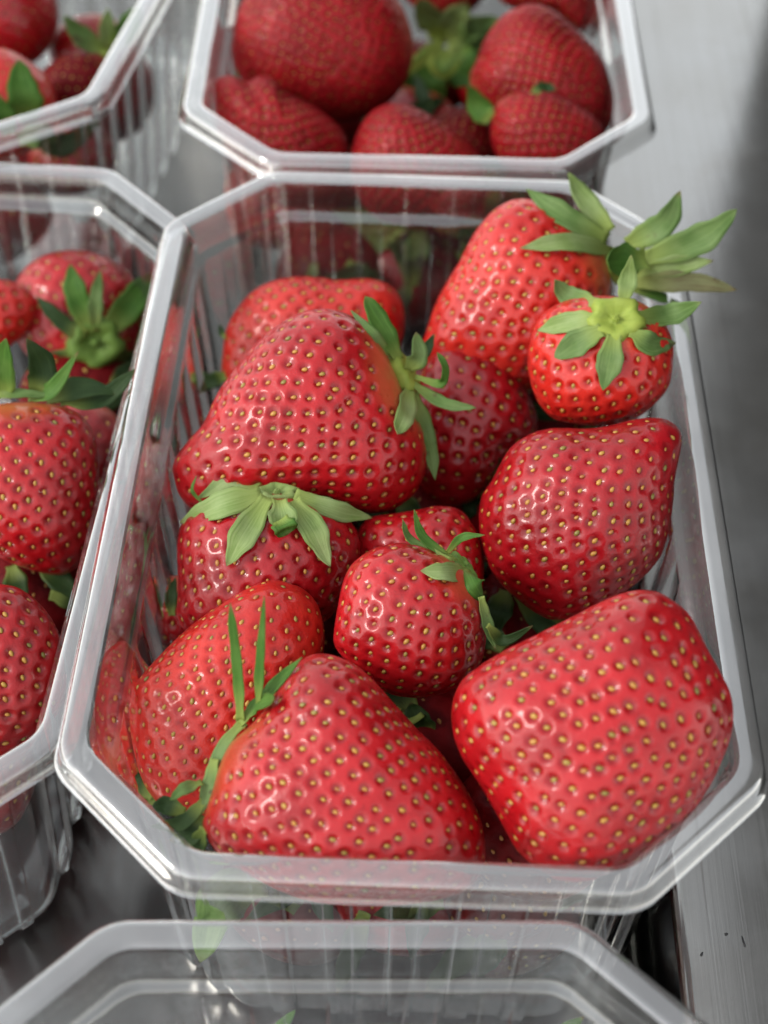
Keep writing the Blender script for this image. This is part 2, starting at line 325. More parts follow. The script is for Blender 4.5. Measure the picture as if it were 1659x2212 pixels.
for i,(x,y,a,lab) in enumerate(PUNNETS):
    t=empty('punnet',(x,y,0),Matrix.Rotation(R(a),3,'Z')); tag(t,lab,'punnet','clear plastic strawberry punnets')
    if i==1: t.matrix_world=Matrix.Translation((x*MM,y*MM,FLOOR*.07*MM))@Matrix.Rotation(R(a),4,'Z')@Matrix.Diagonal((1,1,.93,1))   # a little lower: its rim tucks under its neighbour's
    if first is None:
        first=[mesh(nm,V,F,mat,t) for nm,V,F,mat in pm]
    else:
        for c in first:
            d=c.copy(); COL.objects.link(d); d.parent=t
# ------------------------------------------------------------------ strawberries
def ico(level):
    b=bmesh.new(); bmesh.ops.create_icosphere(b,subdivisions=level,radius=1); b.verts.ensure_lookup_table()
    D=np.array([v.co[:] for v in b.verts]); F=[tuple(v.index for v in f.verts) for f in b.faces]; b.free()
    return D/np.linalg.norm(D,axis=1)[:,None],F
ICO={4:ico(4),5:ico(5),6:ico(6),7:ico(7)}
def seed_mesh():
    b=bmesh.new(); bmesh.ops.create_uvsphere(b,u_segments=7,v_segments=5,radius=1)
    for v in b.verts:
        x,y,z=v.co; y2=y; k=1-.28*max(0,y2)    # a drop, narrower towards the tip
        v.co=(x*.52*k*MM,y*.78*MM,z*.42*MM)
    me=bpy.data.meshes.new('seed'); b.to_mesh(me); b.free(); me.polygons.foreach_set('use_smooth',[True]*len(me.polygons)); me.materials.append(SEED)
    V=np.array([v.co[:] for v in me.vertices]); F=[tuple(p.vertices) for p in me.polygons]
    return me,V,F
SEEDME,SEEDV,SEEDF=seed_mesh()
def spline(P,n=6):
    P=np.asarray(P,float); out=[]
    for i in range(len(P)):
        a,b,c,d=P[i-1],P[i],P[(i+1)%len(P)],P[(i+2)%len(P)]
        for k in range(n):
            t=k/n; out.append(.5*((2*b)+(c-a)*t+(2*a-5*b+4*c-d)*t*t+(3*b-a-3*c+d)*t**3))
    return np.array(out)
def smooth(x,a,b):
    t=np.clip((x-a)/(b-a),0,1); return t*t*(3-2*t)
class Berry:
    def __init__(s,key,outline,z,H,cal,spacing,skin,label,group,level=6,single=True,n=2.25,lump=.018,depth=1.,pale=.5,dim=1.,back=None,seedsize=1.):
        rng=np.random.default_rng(sum(map(ord,key))*7+3); s.rng=rng
        o=spline(outline); x,y=o[:,0],o[:,1]; x2,y2=np.roll(x,-1),np.roll(y,-1); cr=x*y2-x2*y; A=cr.sum()/2
        cx,cyy=((x+x2)*cr).sum()/6/A,((y+y2)*cr).sum()/6/A
        s.c=on_level(cx,cyy,z); ez=CAM-s.c; ez/=np.linalg.norm(ez); ex=RGT-ez*(RGT@ez); ex/=np.linalg.norm(ex); ey=np.cross(ez,ex)
        s.f=(ex,ey,ez)
        L=np.array([s.local(px,py)[:2] for px,py in o]); th=np.arctan2(L[:,1],L[:,0]); r=np.hypot(L[:,0],L[:,1])
        k=np.argsort(th); th,r=th[k],r[k]; g=np.linspace(-math.pi,math.pi,361)
        rg=np.interp(g,np.concatenate([th-2*math.pi,th,th+2*math.pi]),np.tile(r,3)); rg=rg[:-1]
        rg=(np.roll(rg,1)+2*rg+np.roll(rg,-1))/4
        s.g=g; s.rg=np.append(rg,rg[0]); s.Rm=math.sqrt(abs((rg*rg).mean())); s.H=H*s.Rm; s.Hb=(back or H)*s.Rm; s.n=n
        s.rmin=rg.min()
        s.ph=rng.uniform(0,6.28,(7,)); s.kv=rng.normal(0,1,(7,3))*2.1; s.lump=lump
        s.t=empty('strawberry',s.c,Matrix((ex,ey,ez)).transposed()); tag(s.t,label,'strawberry',group)
        s.cal=None
        c3=np.array([*s.local(cal[0],cal[1])[:2],cal[2]],float); axis=c3/np.linalg.norm(c3); s.axis=axis
        # seeds: a spiral round the axis, evened out on the surface
        D0,_=ICO[5]; S=s.surf(D0); area=4*math.pi*(np.linalg.norm(S,axis=1)**2).mean()*1.03
        N=int(area/(spacing**2*.87)); i=np.arange(N)+.5; ct=1-2*i/N; ph=i*2.399963; st=np.sqrt(1-ct*ct)
        t1=np.cross(axis,[.3,.5,.81]); t1/=np.linalg.norm(t1); t2=np.cross(axis,t1)
        D=axis*ct[:,None]+t1*(st*np.cos(ph))[:,None]+t2*(st*np.sin(ph))[:,None]
        for it in range(26):
            Pp=s.surf(D); d2=((Pp[:,None]-Pp[None])**2).sum(-1); np.fill_diagonal(d2,1e9)
            loc=spacing*(1-.22*smooth(-(D@axis),.55,1.))
            dd=np.sqrt(d2); wgt=np.clip(1-dd/(1.45*loc[:,None]),0,None)
            mv=((Pp[:,None]-Pp[None])/dd[...,None]*wgt[...,None]).sum(1)*spacing*.30
            Pp=Pp+mv; D=Pp/np.linalg.norm(Pp,axis=1)[:,None]
        D=D+rng.normal(0,.012,D.shape); D/=np.linalg.norm(D,axis=1)[:,None]
        D=D[(D@axis)<.93]; Pp=s.surf(D); s.SD=D
        # flesh
        DI,F=ICO[level]; V=s.surf(DI)
        near=np.empty(len(V)); s2=(Pp**2).sum(1); dsz=rng.uniform(.78,1.12,len(Pp))
        for a in range(0,len(V),8192):
            q=V[a:a+8192]; near[a:a+8192]=(np.sqrt(np.clip((q**2).sum(1)[:,None]+s2-2*q@Pp.T,0,None))/dsz).min(1)
        dip=1-smooth(near/spacing,.06,.42); V=V+DI*((-.165*spacing*depth*dip+.012*spacing*depth)[:,None])
        ca=DI@axis; dirt=rng.normal(0,.03,1)
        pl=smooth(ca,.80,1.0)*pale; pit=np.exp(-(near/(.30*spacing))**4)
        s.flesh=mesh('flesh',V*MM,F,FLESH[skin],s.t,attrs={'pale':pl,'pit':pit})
        # seeds
        e=.02; tn=[]
        u=axis-D*(D@axis)[:,None]; u/=np.linalg.norm(u,axis=1)[:,None]; vv=np.cross(D,u)
        a1=s.surf(nrm(D+u*e))-s.surf(nrm(D-u*e)); a2=s.surf(nrm(D+vv*e))-s.surf(nrm(D-vv*e))
        Nn=nrm(np.cross(a1,a2)); Nn*=np.sign((Nn*D).sum(1))[:,None]
        Y=-nrm(a1); X=np.cross(Y,Nn)
        base=Pp-D*(.140*spacing*depth)
        jv,jf=[],[]
        for k in range(len(D)):
            if not dim: continue
            sc_=seedsize*rng.uniform(.72,1.02)*(1.0 if spacing>3.4 else .9)
            m=Matrix(((X[k][0],Y[k][0],Nn[k][0]),(X[k][1],Y[k][1],Nn[k][1]),(X[k][2],Y[k][2],Nn[k][2])))@Matrix.Rotation(rng.normal(0,.18),3,'Z')
            p=base[k]+D[k]*rng.uniform(-.12,.10)
            if single and Nn[k][2]>-.05:
                o=bpy.data.objects.new('seed',SEEDME); COL.objects.link(o); o.parent=s.t
                o.matrix_local=Matrix.Translation(Vector(p)*MM)@(m*sc_).to_4x4()
            else:
                q=(np.array(m)@SEEDV.T).T*sc_+p*MM; b0=len(jv)*len(SEEDV)
                jv.append(q); jf+=[tuple(b0+i for i in f) for f in SEEDF]
        if jv:
            o=mesh('seeds',np.concatenate(jv),jf,SEED,s.t); o['kind']='stuff'
    def local(s,px,py):
        d=ray(px,py); ex,ey,ez=s.f; t=((s.c-CAM)@ez)/(d@ez); q=CAM+d*t-s.c
        return np.array([q@ex,q@ey,0.])
    def rad(s,th): return np.interp(th,s.g,s.rg)
    def surf(s,D):
        th=np.arctan2(D[:,1],D[:,0]); r=s.rad(th); pole=np.abs(D[:,2]); r=r*(1-smooth(pole,.85,1))+s.Rm*smooth(pole,.85,1)
        sp=np.hypot(D[:,0],D[:,1]); H=np.where(D[:,2]>0,s.H,s.Hb)
        t=((sp/r)**s.n+(np.abs(D[:,2])/H)**s.n)**(-1/s.n)
        nz=np.sin(D@s.kv.T+s.ph).sum(1)/7
        return D*(t*(1+s.lump*nz*np.clip(np.abs(D[:,2])*3,.25,1)))[:,None]
    def front(s,a,b):
        rho=math.hypot(a,b); r=float(s.rad(math.atan2(b,a)))
        return s.H*max(0.,1-(rho/r)**s.n)**(1/s.n)
    def calyx(s,px,py,r_px,lift=.3,mat='lime',ring=False,sq=1.,face=.35):
        a,b,_=s.local(px,py); z=s.front(a,b)+lift; R_=r_px*np.linalg.norm(s.c-CAM)/FPX
        # button of the calyx: a shallow dome (or a ring round the stem scar), facing out along the berry's surface
        D=nrm(np.array([[a,b,z]]))[0]; nrmv=nrm(np.array([D*(1-face)+np.array([0,0,1.])*face]))[0]
        t1=np.cross([0,1,.2],nrmv); t1/=np.linalg.norm(t1); t2=np.cross(nrmv,t1)
        prof=[(1.0,-.5),(1.0,-.1),(.9,.10),(.72,.22),(.5,.24 if not ring else .12),(.3,.22 if not ring else -.02),(.16,.2 if not ring else -.08),(.13,.42 if not ring else .12),(.09,.46 if not ring else .2),(0.0,.44 if not ring else .16)]
        V=[];n=28
        for q,h in prof:
            for k in range(n):
                t=2*math.pi*k/n; w=1+.10*math.sin(5*t+s.ph[0])+.06*math.sin(8*t+s.ph[1])
                V.append(np.array([a,b,z])+t1*(R_*q*w*math.cos(t))+t2*(R_*q*w*sq*math.sin(t))+nrmv*(h*R_+.10*math.sin(7*t+s.ph[2])))
        F=[(k*n+i,k*n+(i+1)%n,(k+1)*n+(i+1)%n,(k+1)*n+i) for k in range(len(prof)-1) for i in range(n)]
        s.cal=mesh('calyx',np.array(V)*MM,F,LEAF[mat],s.t,attrs={'base':np.full(len(V),.25)},uv=[(i%n/n,i//n/9) for i in range(len(V))])
    def sepal(s,pts,w_px,mat='mid',cup=.25,roll=0.,shape=.42,name='sepal',base=.55,label=None,blunt=0.,wave=.5,abs_z=False):
        """pts: (x, y, lift): pixels, and millimetres off the berry's surface towards the viewer"""
        Wd=w_px*np.linalg.norm(s.c-CAM)/FPX
        C=[]
        for px,py,l in pts:
            a,b,_=s.local(px,py); C.append([a,b,(0 if abs_z else s.front(a,b))+l])
        C=np.array(C); n=20; m=7
        if len(C)==2: C=np.array([C[0],(C[0]+C[1])/2,C[1]])
        # Catmull-Rom through the points
        Cp=np.vstack([2*C[0]-C[1],C,2*C[-1]-C[-2]]); T=[]
        for k in range(n+1):
            u=k/n*(len(C)-1); i=min(int(u),len(C)-2); t=u-i; a,b,c,d=Cp[i:i+4]
            T.append(.5*((2*b)+(c-a)*t+(2*a-5*b+4*c-d)*t*t+(3*b-a-3*c+d)*t**3))
        T=np.array(T); tg=nrm(np.gradient(T,axis=0)); V1=[];UV=[];BS=[];TP=[]
        ph=s.rng.uniform(0,6.28,3); brn=s.rng.uniform(0,.9); curl=s.rng.uniform(-.5,1.1)*Wd*.22
        Nf=[]
        for k in range(n+1):
            p=T[k]; rho=nrm(np.array([p]))[0]; nn=.45*rho+np.array([0,0,1.]); nn-=tg[k]*(nn@tg[k]); nn/=np.linalg.norm(nn); sd=np.cross(tg[k],nn)
            if roll: nn,sd=nn*math.cos(roll)+sd*math.sin(roll),sd*math.cos(roll)-nn*math.sin(roll)
            Nf.append((nn,sd))
        for k in range(n+1):
            t=k/n; nn,sd=Nf[k]
            f=(math.sin(math.pi*min(1,t**(math.log(.5)/math.log(shape)))) if t>0 else 0)**.8
            f=max(f,base*(1-t/shape*.5) if t<shape else 0); f=max(f,blunt*(1-((t-shape)/(1-shape))**6) if t>shape else 0)
            hw=max(.5*Wd*f*(1+.06*math.sin(11*t+ph[0])+.05*math.sin(23*t+ph[2])),.05)
            for j in range(m):
                u=j/(m-1)*2-1
                V1.append(T[k]+sd*(u*hw)+nn*(cup*hw*(u*u-.35)+wave*.24*hw*math.sin(9*t+ph[1]+1.3*u)+curl*max(0,t-.7)**2/.09))
                UV.append((j/(m-1),t)); BS.append((1-smooth(np.array(t),0,.42))*.75); TP.append(brn*smooth(np.array(t),.9,1.))
        V1=np.array(V1); th=.10
        off=np.repeat(np.array([x[0] for x in Nf]),m,0)*th
        V=np.concatenate([V1+off,V1-off]); q=(n+1)*m; F=[]
        for k in range(n):
            for j in range(m-1):
                a=k*m+j; F.append((a,a+1,a+m+1,a+m)); F.append((q+a,q+a+m,q+a+m+1,q+a+1))
            a=k*m; F.append((a,a+m,q+a+m,q+a)); a=k*m+m-1; F.append((a,q+a,q+a+m,a+m))
        for j in range(m-1): F.append((j,q+j,q+j+1,j+1)); a=n*m+j; F.append((a,a+1,q+a+1,q+a))
        o=mesh(name,V*MM,F,LEAF[mat],s.cal or s.t,uv=UV+UV,attrs={'base':BS+BS,'tip':TP+TP})
        if label: o['label']=label
        return o
def nrm(A): return A/np.linalg.norm(A,axis=1)[:,None]
def circle(x,y,rx,ry=None): return [(x+rx*math.cos(t)*(1+.06*math.cos(3*t+x)),y+(ry or rx)*math.sin(t)*(1+.05*math.sin(2*t+y))) for t in np.arange(16)/16*2*math.pi]
MID='strawberries in the middle punnet'; LEFT='strawberries in the left punnet'; BACK='strawberries in the punnet behind'; FAR='strawberries in the far left punnet'
K={}
#          z     H    calyx(x,y,mm)  spacing skin label
K['C1']=Berry('C1',OUT['C1'],-8,.80,(1325,575,3),3.9,'orange','light orange-red strawberry under the largest leafy calyx by the back right corner',MID,pale=.6)
K['C2']=Berry('C2',OUT['C2'],0,.92,(1329,692,11),3.8,'orange','small round strawberry against the right wall, yellow-green stem button facing up',MID,pale=.45)
K['C3']=Berry('C3',OUT['C3'],-26,.72,(470,830,-8),3.8,'orange','strawberry at the back left, half hidden behind the biggest glossy one',MID)
K['C4']=Berry('C4',OUT['C4'],-8,.80,(885,815,5),3.75,'red','large wedge-shaped glossy strawberry with its leafy calyx on its right side',MID,pale=.4,level=7)
K['C5']=Berry('C5',OUT['C5'],-19,.90,(595,1066,7),3.6,'deep','dark red strawberry wearing a pale green star-shaped calyx on top',MID,pale=.3)
K['C6']=Berry('C6',OUT['C6'],-25,.85,(905,790,-4),4.1,'deep','dark red strawberry tucked right of the wedge-shaped one, below the back corner',MID)
K['C7']=Berry('C7',OUT['C7'],-23,.78,(370,1790,-6),3.1,'orange','bright orange-red strawberry with dense yellow seeds at the front left',MID,depth=.8)
K['C8']=Berry('C8',OUT['C8'],-11,.85,(470,1620,2),3.4,'red','big strawberry at the front wall with thin green stalks on its left',MID,pale=.25,level=7)
K['C9']=Berry('C9',OUT['C9'],2,.78,(985,1500,-13),3.75,'red','largest strawberry, leafless, filling the front right corner',MID,level=7,n=2.02,lump=.05)
K['C10']=Berry('C10',OUT['C10'],-12,.82,(1060,1290,-10),3.6,'deep','deep red leafless strawberry at the right wall with its tip pointing right',MID)
K['C11']=Berry('C11',OUT['C11'],-8,.92,(1008,1235,6),3.35,'red','round strawberry in the centre with a thin curling calyx at its upper right',MID,pale=.25)
K['C12']=Berry('C12',OUT['C12'],-22,.85,(900,1330,-8),3.5,'red','strawberry mostly hidden behind the round one in the centre',MID)
K['L1']=Berry('L1',OUT['L1'],-38,.85,(205,740,10),4.2,'red','strawberry at the back of the left punnet under a dark green leafy calyx',LEFT,level=5,single=False)
K['L2']=Berry('L2',OUT['L2'],-30,.9,(-80,600,0),4.0,'orange','small orange-red strawberry at the left picture edge',LEFT,level=5,single=False)
K['L3']=Berry('L3',OUT['L3'],-20,.82,(40,870,2),3.7,'red','large glossy strawberry in the middle of the left punnet',LEFT)
K['L4']=Berry('L4',OUT['L4'],-38,.85,(230,860,-3),4.0,'deep','narrow dark strawberry between the large one and the wall of the left punnet',LEFT,level=5,single=False)
K['L5']=Berry('L5',OUT['L5'],-24,.82,(-150,1300,-6),3.7,'red','strawberry at the front of the left punnet, cut by the picture edge',LEFT)
for k,z,H,cal,skin,lab in (
 ('B1',-10,.8,(900,50,0),'matte','biggest strawberry in the punnet behind, shiny and dark at its lower side'),
 ('B2',-20,.85,(740,420,-8),'matte','knobbly two-pointed strawberry at the front left of the punnet behind'),
 ('B3',-22,.85,(880,470,-6),'matte','strawberry leaning on the front wall of the punnet behind, between its neighbours'),
 ('B4',-14,.8,(1030,220,-2),'matte','tall strawberry at the right of the punnet behind'),
 ('B5',-16,.9,(1070,210,-3),'matte','short blunt strawberry in front of the tall one, right side of the punnet behind'),
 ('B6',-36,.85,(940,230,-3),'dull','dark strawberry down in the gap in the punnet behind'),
 ('B7',-20,.85,(940,40,-3),'matte','strawberry behind the leafy stalks at the top picture edge'),
 ('B8',-18,.85,(1100,20,-3),'matte','strawberry at the top right, cut by the upper picture edge'),
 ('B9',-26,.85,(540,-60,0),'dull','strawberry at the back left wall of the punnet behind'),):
    K[k]=Berry(k,OUT[k],z,H,cal,2.9,skin,lab,BACK,level=6,single=False,depth=1.3,seedsize=.62,lump=.06)
for k,z,H,cal,skin,lab in (
 ('T1',-14,.85,(-60,-90,0),'deep','large strawberry at the upper left picture corner'),
 ('T2',-32,.85,(230,60,2),'deep','strawberry behind the pointed green sepals in the far left punnet'),
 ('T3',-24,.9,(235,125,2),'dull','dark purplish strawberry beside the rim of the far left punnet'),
 ('T4',-14,.85,(40,330,-2),'orange','orange strawberry at the front of the far left punnet with an upright leaf'),):
    K[k]=Berry(k,OUT[k],z,H,cal,3.3,skin,lab,FAR,level=5,single=False,depth=.8,seedsize=.7)
def pix(x,y,z):
    d=np.array([x,y,z])-CAM; return CX+FPX*(d@RGT)/(d@FWD),CY-FPX*(d@UP)/(d@FWD)
def at_mm(x,y,z,rx,ry):
    k=FPX/np.linalg.norm(np.array([x,y,z])-CAM); px,py=pix(x,y,z); return circle(px,py,k*rx,k*ry)
# berries deeper down, seen in the gaps and through the clear walls
for k,o,z,skin,lab,g,cal in (
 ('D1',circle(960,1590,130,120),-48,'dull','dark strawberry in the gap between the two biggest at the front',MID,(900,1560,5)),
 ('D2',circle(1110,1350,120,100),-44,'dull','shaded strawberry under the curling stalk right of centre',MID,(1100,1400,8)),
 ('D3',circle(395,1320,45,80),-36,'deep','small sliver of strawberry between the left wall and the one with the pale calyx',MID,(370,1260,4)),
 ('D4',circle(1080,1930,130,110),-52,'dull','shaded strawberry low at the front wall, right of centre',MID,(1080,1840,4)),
 ('D5',at_mm(-14,-60,-36,21,14),-36,'deep','strawberry low behind the front wall, seen through the clear plastic',MID,(500,1930,6)),
 ('D6',at_mm(25,-61,-36,17,14),-36,'dull','low strawberry in the front right, seen through the clear plastic',MID,(1300,2100,0)),
 ('D7',circle(258,1530,56,145),-37,'deep','strawberry pressed to the left wall, seen through the clear rim',MID,(270,1650,6)),
 ('D8',circle(170,1230,55,90),-46,'red','strawberry low between the two large ones of the left punnet',LEFT,(90,1280,6)),
 ('D9',at_mm(-86,-50,-42,14.5,15),-42,'deep','strawberry low in the left punnet, seen red through its front corner wall',LEFT,(0,1600,0)),
 ('D10',circle(610,430,130,110),-46,'deep','strawberry low behind the front wall of the punnet behind, left side',BACK,(500,400,0)),
 ('D11',circle(930,540,170,110),-54,'dull','strawberry with drooping leaves pressed to the front wall of the punnet behind',BACK,(900,470,9)),
 ('D12',circle(150,330,100,90),-46,'deep','strawberry seen through the front wall of the far left punnet',FAR,(90,300,8)),
 ('D13',circle(860,2350,190,110),-55,'dull','strawberry lying low in the front punnet, only leaf tips reaching the picture','strawberries in the front punnet',(800,2270,8)),):
    K[k]=Berry(k,o,z,.85,cal,3.9,skin,lab,g,level=5,single=False)
rl=random.Random(4)
def layer(P,cx,cy,a,spots,z,where,group):
    for i,(x,y) in enumerate(spots):
        c,s_=math.cos(R(a)),math.sin(R(a)); X,Y,Z=cx+x*c-y*s_,cy+x*s_+y*c,(z if y>-60 or P=='lowT' else -61 if P!='lowL' else -36)+rl.uniform(-3,3)
        px,py=pix(X,Y,Z); k=FPX/np.linalg.norm(np.array([X,Y,Z])-CAM)
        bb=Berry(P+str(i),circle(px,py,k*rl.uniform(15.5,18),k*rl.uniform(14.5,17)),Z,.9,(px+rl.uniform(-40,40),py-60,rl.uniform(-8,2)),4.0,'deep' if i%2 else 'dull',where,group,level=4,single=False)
        if P in('lowC','lowL','lowB'):
            for q in range(4):
                t=rl.uniform(0,6.28); L=rl.uniform(.8,1.5)*13*k; ox,oy=px+rl.uniform(-8,8)*k,py-rl.uniform(-6,8)*k
                bb.sepal([(ox,oy,2.5),(ox+L*.5*math.cos(t),oy+L*.5*math.sin(t),rl.uniform(3,5)),(ox+L*math.cos(t),oy+L*math.sin(t),rl.uniform(2,6))],rl.uniform(4,6)*k,'dark')
layer('lowC',0,0,0,[(x*(.72 if y<-60 else 1),y) for y in (-62,-36,-5,26,56) for x in (-29,0,29)],-48,'dark strawberry in the lower layer of the middle punnet, glimpsed through gaps and clear walls','lower layer of the middle punnet')
layer('lowL',-116,8,-2,[(-4,-62),(30,-34),(32,-4),(32,28),(30,58)],-52,'dark strawberry in the lower layer of the left punnet, glimpsed through gaps and clear walls','lower layer of the left punnet')
layer('lowB',-2.6,191,.8,[(x*(.72 if y<-60 else 1),y) for y in (-63,-36,-5,30) for x in (-29,0,29)],-54,'dark strawberry in the lower layer of the punnet behind, glimpsed through gaps and clear walls','lower layer of the punnet behind')
layer('lowT',-128.6,201,-9,[(18,-62),(-14,-64),(30,-30),(31,5),(-36,-50),(-4,-34)],-50,'dark strawberry in the lower layer of the far left punnet, glimpsed through its clear wall','lower layer of the far left punnet')
# ------------------------------------------------------------------ calyxes and sepals
b=K['C1']; b.calyx(1340,570,38,lift=1.5,mat='lime')
b.sepal([(1318,500,4),(1262,435,4),(1224,378,6)],48,'pale',label='upright pale sepal')
b.sepal([(1310,520,4),(1215,470,3.5),(1137,413,4)],52,'mid')
b.sepal([(1320,545,3.5),(1219,528,2.5),(1122,543,2)],40,'pale')
b.sepal([(1350,530,6),(1425,488,8),(1460,420,10)],58,'mid')
b.sepal([(1375,565,7),(1500,520,10),(1574,460,13)],62,'mid',blunt=.6)
b.sepal([(1390,560,9),(1340,570,12),(1290,568,12)],74,'green',cup=.5,shape=.55,blunt=.75,base=.7,label='dark green folded sepal')
b.sepal([(1370,590,6),(1450,575,8),(1530,566,9)],46,'pale',roll=.3)
b.sepal([(1360,612,6),(1480,610,8),(1580,627,9)],44,'brown',label='sepal browned at its tip')
b.sepal([(1365,625,4),(1420,640,4),(1472,660,4)],22,'green',roll=.5)
b=K['C2']; b.calyx(1329,692,58,lift=1.2,mat='lime',ring=True,sq=.85,face=.6)
b.sepal([(1290,660,1.5),(1228,640,1.5),(1197,604,3)],46,'mid')
b.sepal([(1290,690,1.5),(1225,700,1.2),(1165,716,1.2)],44,'pale')
b.sepal([(1300,715,1.5),(1245,745,1),(1203,772,1)],54,'mid',blunt=.7)
b.sepal([(1325,725,1.5),(1315,785,1),(1302,838,.8)],54,'mid')
b.sepal([(1360,718,1.5),(1405,745,1.2),(1455,742,3)],46,'mid')
b.sepal([(1370,690,1.5),(1450,680,4),(1510,655,7)],48,'mid')
b.sepal([(1345,655,1.5),(1355,610,5),(1362,560,9)],40,'pale')
b=K['C4']; b.calyx(878,800,34,lift=.8,mat='lime',sq=1.5)
b.sepal([(862,780,2),(828,720,4),(788,645,6)],52,'green',shape=.55,blunt=.7,label='fresh green spoon-shaped sepal')
b.sepal([(850,775,1.2),(800,725,2),(757,672,2)],26,'mid')
b.sepal([(880,800,3),(900,768,6),(890,722,7)],44,'mid')
b.sepal([(895,815,3),(945,830,6),(953,798,9),(936,766,10)],20,'green',blunt=.8)
b.sepal([(890,830,2),(955,872,5),(1022,882,6)],28,'mid')
b.sepal([(893,850,2),(922,950,3),(936,1035,5)],40,'mid')
b.sepal([(884,840,2),(868,895,1.5),(843,942,1.2)],50,'pale')
b.sepal([(890,790,0),(920,755,0),(937,722,0)],26,'dark')
b=K['C5']; b.calyx(597,1068,50,lift=.5,mat='pale',ring=True,sq=.5)
b.sepal([(560,1055,2),(505,1035,3.5),(430,1082,3)],46,'pale')
b.sepal([(438,1088,4),(418,1062,5),(427,1032,6)],8,'green',name='sepal',base=.9)
b.sepal([(565,1072,2),(470,1100,2.2),(395,1130,2)],60,'pale')
b.sepal([(578,1080,2),(528,1160,1.6),(494,1223,1.5)],58,'pale')
b.sepal([(602,1085,2),(608,1120,2.6),(612,1152,1.8)],60,'pale',shape=.55,blunt=.8,cup=.5)
b.sepal([(603,1128,3),(612,1142,4.2),(616,1154,2)],54,'green',shape=.5,blunt=.85,base=.7,label='short curled fresh green sepal')
b.sepal([(632,1085,2),(675,1155,1.6),(704,1224,1.5)],56,'pale')
b.sepal([(635,1072,2),(720,1106,2.2),(802,1120,3)],44,'pale')
b=K['C11']; b.calyx(1003,1222,24,lift=.8,mat='green',sq=1.6)
b.sepal([(985,1215,2),(915,1165,4),(893,1105,7)],22,'green')
b.sepal([(975,1212,1.5),(890,1170,3),(869,1125,6)],18,'mid')
b.sepal([(965,1195,3),(995,1165,6),(1044,1160,7)],18,'green',roll=.4)
b.sepal([(1012,1240,1.5),(960,1240,1.6),(908,1237,1.2)],44,'pale')
b.sepal([(1000,1230,2.5),(1022,1265,4),(1042,1300,4)],50,'green',shape=.5,blunt=.8,cup=-.5,label='swollen fresh green sepal')
b.sepal([(1035,1290,4),(1050,1350,5),(1066,1402,6)],26,'mid')
b.sepal([(1048,1350,5),(1085,1382,6),(1142,1352,9)],26,'dark')
b=K['C8']; b.calyx(478,1640,22,lift=.8,mat='green',sq=2.0)
b.sepal([(522,1560,2),(520,1450,8),(511,1328,16)],26,'green',blunt=.75,base=.8,label='thin upright sepal')
b.sepal([(560,1530,3),(568,1440,9),(582,1312,16)],22,'green',label='thin upright sepal')
b.sepal([(530,1555,2),(590,1490,4),(657,1430,5)],30,'green')
b.sepal([(520,1565,2),(560,1525,4),(606,1522,3)],38,'green',shape=.6,blunt=.7)
b.sepal([(528,1560,2),(485,1612,2.5),(455,1680,2),(440,1735,2)],28,'mid',base=.9,blunt=.8,name='stem')
b.sepal([(468,1640,3),(455,1700,3),(440,1760,3)],36,'mid')
b.sepal([(440,1690,3),(405,1705,5),(376,1728,6)],28,'mid',shape=.5)
b.sepal([(445,1730,3),(400,1775,3),(330,1785,3)],34,'dark')
b.sepal([(440,1760,2),(415,1800,1),(370,1815,0)],50,'dark')
b.sepal([(445,1790,1),(430,1830,0),(440,1860,0)],40,'dark')
b.sepal([(400,1755,0),(360,1740,0),(325,1745,0)],40,'dark')
b=K['C7']
b.sepal([(330,1720,-2),(290,1690,-2),(262,1640,-1)],46,'dark'); b.sepal([(335,1735,-2),(300,1715,-3),(285,1690,-3)],40,'dark')
b=K['C3']; b.sepal([(490,810,0),(460,822,1),(432,848,2)],34,'dark'); b.sepal([(488,730,0),(478,715,0),(476,700,0)],14,'dark')
b=K['C6']; b.sepal([(1040,1060,-1),(1020,1090,0),(1015,1120,0)],50,'dark'); b.sepal([(1060,1030,-1),(1070,1000,-1),(1075,985,0)],26,'dark')
b=K['L1']; b.calyx(205,738,58,lift=1.2,mat='green',ring=True,sq=.95,face=.8)
for p,wd,mt in (([(195,715,1.5),(165,640,3),(152,575,5)],50,'green'),([(205,715,1.5),(205,650,4),(215,585,6)],30,'mid'),([(225,718,1.5),(285,650,4),(336,588,6)],62,'green'),([(180,730,1.5),(130,690,2),(80,640,3)],34,'dark'),
 ([(175,750,1.5),(120,790,2),(60,800,4)],60,'dark'),([(215,770,1.5),(215,810,3),(210,850,4)],60,'dark'),([(240,760,1.5),(290,780,3),(312,740,4)],50,'dark')): b.sepal(p,wd,mt)
b=K['L3']
for p,wd,mt in (([(60,862,1),(110,845,4),(166,768,10)],34,'green'),([(10,862,1),(5,800,6),(18,738,12)],56,'green'),([(80,862,1),(90,800,5),(58,740,9)],62,'dark'),([(130,868,1),(220,860,2),(292,800,6)],44,'dark'),([(-20,855,2),(50,852,3),(112,858,3)],22,'mid'),([(100,865,0),(170,840,2),(260,850,3)],50,'dark')): b.sepal(p,wd,mt)
b=K['D8']
for p,wd,mt in (([(60,1250,3),(120,1290,4),(185,1262,3)],90,'dark'),([(60,1290,3),(120,1330,3),(170,1330,3)],70,'dark'),([(10,1230,3),(40,1245,4),(110,1240,4)],50,'green')): b.sepal(p,wd,mt)
b=K['B7']; b.calyx(948,72,26,lift=3,mat='lime')
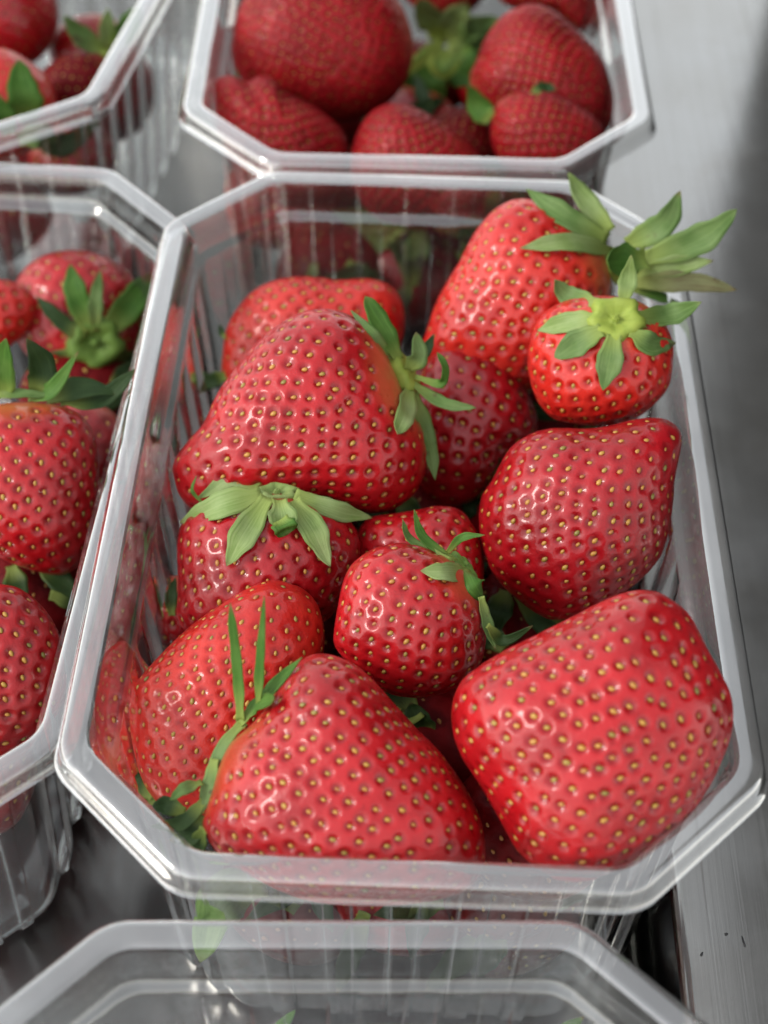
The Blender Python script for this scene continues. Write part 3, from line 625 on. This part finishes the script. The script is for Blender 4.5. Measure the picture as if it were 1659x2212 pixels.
for p,wd,mt in (([(960,75,4),(1015,60,8),(1078,38,10)],62,'mid'),([(958,70,4),(985,35,8),(1012,0,10)],54,'pale'),([(945,65,4),(925,30,8),(905,-10,10)],59,'pale'),([(965,90,4),(1020,95,7),(1060,70,8)],97,'mid'),([(950,100,3),(930,160,8),(960,215,8)],81,'green'),([(970,100,3),(1000,150,8),(1020,180,8)],81,'green'),([(940,100,3),(900,180,8),(880,220,9)],67,'green')): b.sepal(p,wd,mt)
b.sepal([(950,80,8),(915,125,11),(868,155,11),(866,195,10),(890,226,9)],22,'lime',base=.95,blunt=.9,name='stem')
b.sepal([(960,85,8),(930,130,12),(960,160,12),(1000,120,9)],14,'lime',base=.95,blunt=.9,name='stem')
b.sepal([(895,222,9),(850,205,10),(810,220,9)],18,'mid')
b=K['B5']; b.sepal([(1062,258,1),(1040,235,4),(1016,180,8)],52,'green'); b.sepal([(1150,205,0),(1175,190,2),(1203,195,2)],26,'dark')
b=K['D11']; b.calyx(900,470,30,lift=1,mat='lime')
for p,wd,mt in (([(880,470,3),(800,480,5),(722,458,5)],56,'mid'),([(890,460,3),(850,430,6),(830,402,8)],60,'mid'),([(915,455,3),(950,410,12),(976,343,25)],50,'green'),([(925,465,3),(980,440,7),(1010,405,9)],60,'mid'),([(930,480,3),(1000,490,5),(1070,490,5)],50,'mid'),([(880,490,3),(780,540,4),(690,550,4)],46,'mid'),([(910,490,3),(900,550,4),(880,600,4)],50,'mid')): b.sepal(p,wd,mt)
b=K['T3']; b.calyx(232,112,20,lift=.6,mat='lime')
for p,wd,mt in (([(222,108,2),(175,80,5),(138,36,8)],46,'mid'),([(232,105,2),(230,65,5),(232,22,8)],36,'pale'),([(245,105,2),(275,60,5),(302,12,8)],48,'green')): b.sepal(p,wd,mt)
b=K['T4']
for p,wd,mt in (([(62,262,1),(48,200,5),(38,132,9)],70,'green'),([(20,290,1),(5,245,4),(-12,200,6)],46,'green'),([(70,300,1),(140,310,3),(212,258,6)],50,'dark'),([(40,300,2),(85,290,4),(120,300,4)],50,'mid')): b.sepal(p,wd,mt)
b=K['D5']; b.sepal([(575,1905,3),(500,1930,6),(462,1985,6),(440,2070,3)],105,'mid',blunt=.6,cup=.1)
b=K['D4']; b.sepal([(1060,1880,2),(1090,1850,5),(1130,1845,6)],60,'dark'); b.sepal([(1050,1800,4),(1040,1740,8),(1030,1700,10)],40,'dark')
b=K['D1']; b.sepal([(930,1600,2),(905,1560,6),(890,1520,9)],60,'dark')
b=K['D2']; b.sepal([(1090,1400,3),(1060,1375,6),(1030,1360,8)],50,'dark')
b=K['D3']; b.sepal([(372,1330,2),(370,1290,3),(380,1250,3)],26,'dark')
b=K['D7']; b.sepal([(280,1650,2),(290,1680,3),(310,1710,3)],40,'green')
b=K['D13']; b.sepal([(620,2270,3),(615,2230,8),(650,2188,12)],34,'green'); b.sepal([(1180,2260,3),(1210,2230,8),(1245,2203,12)],34,'green')
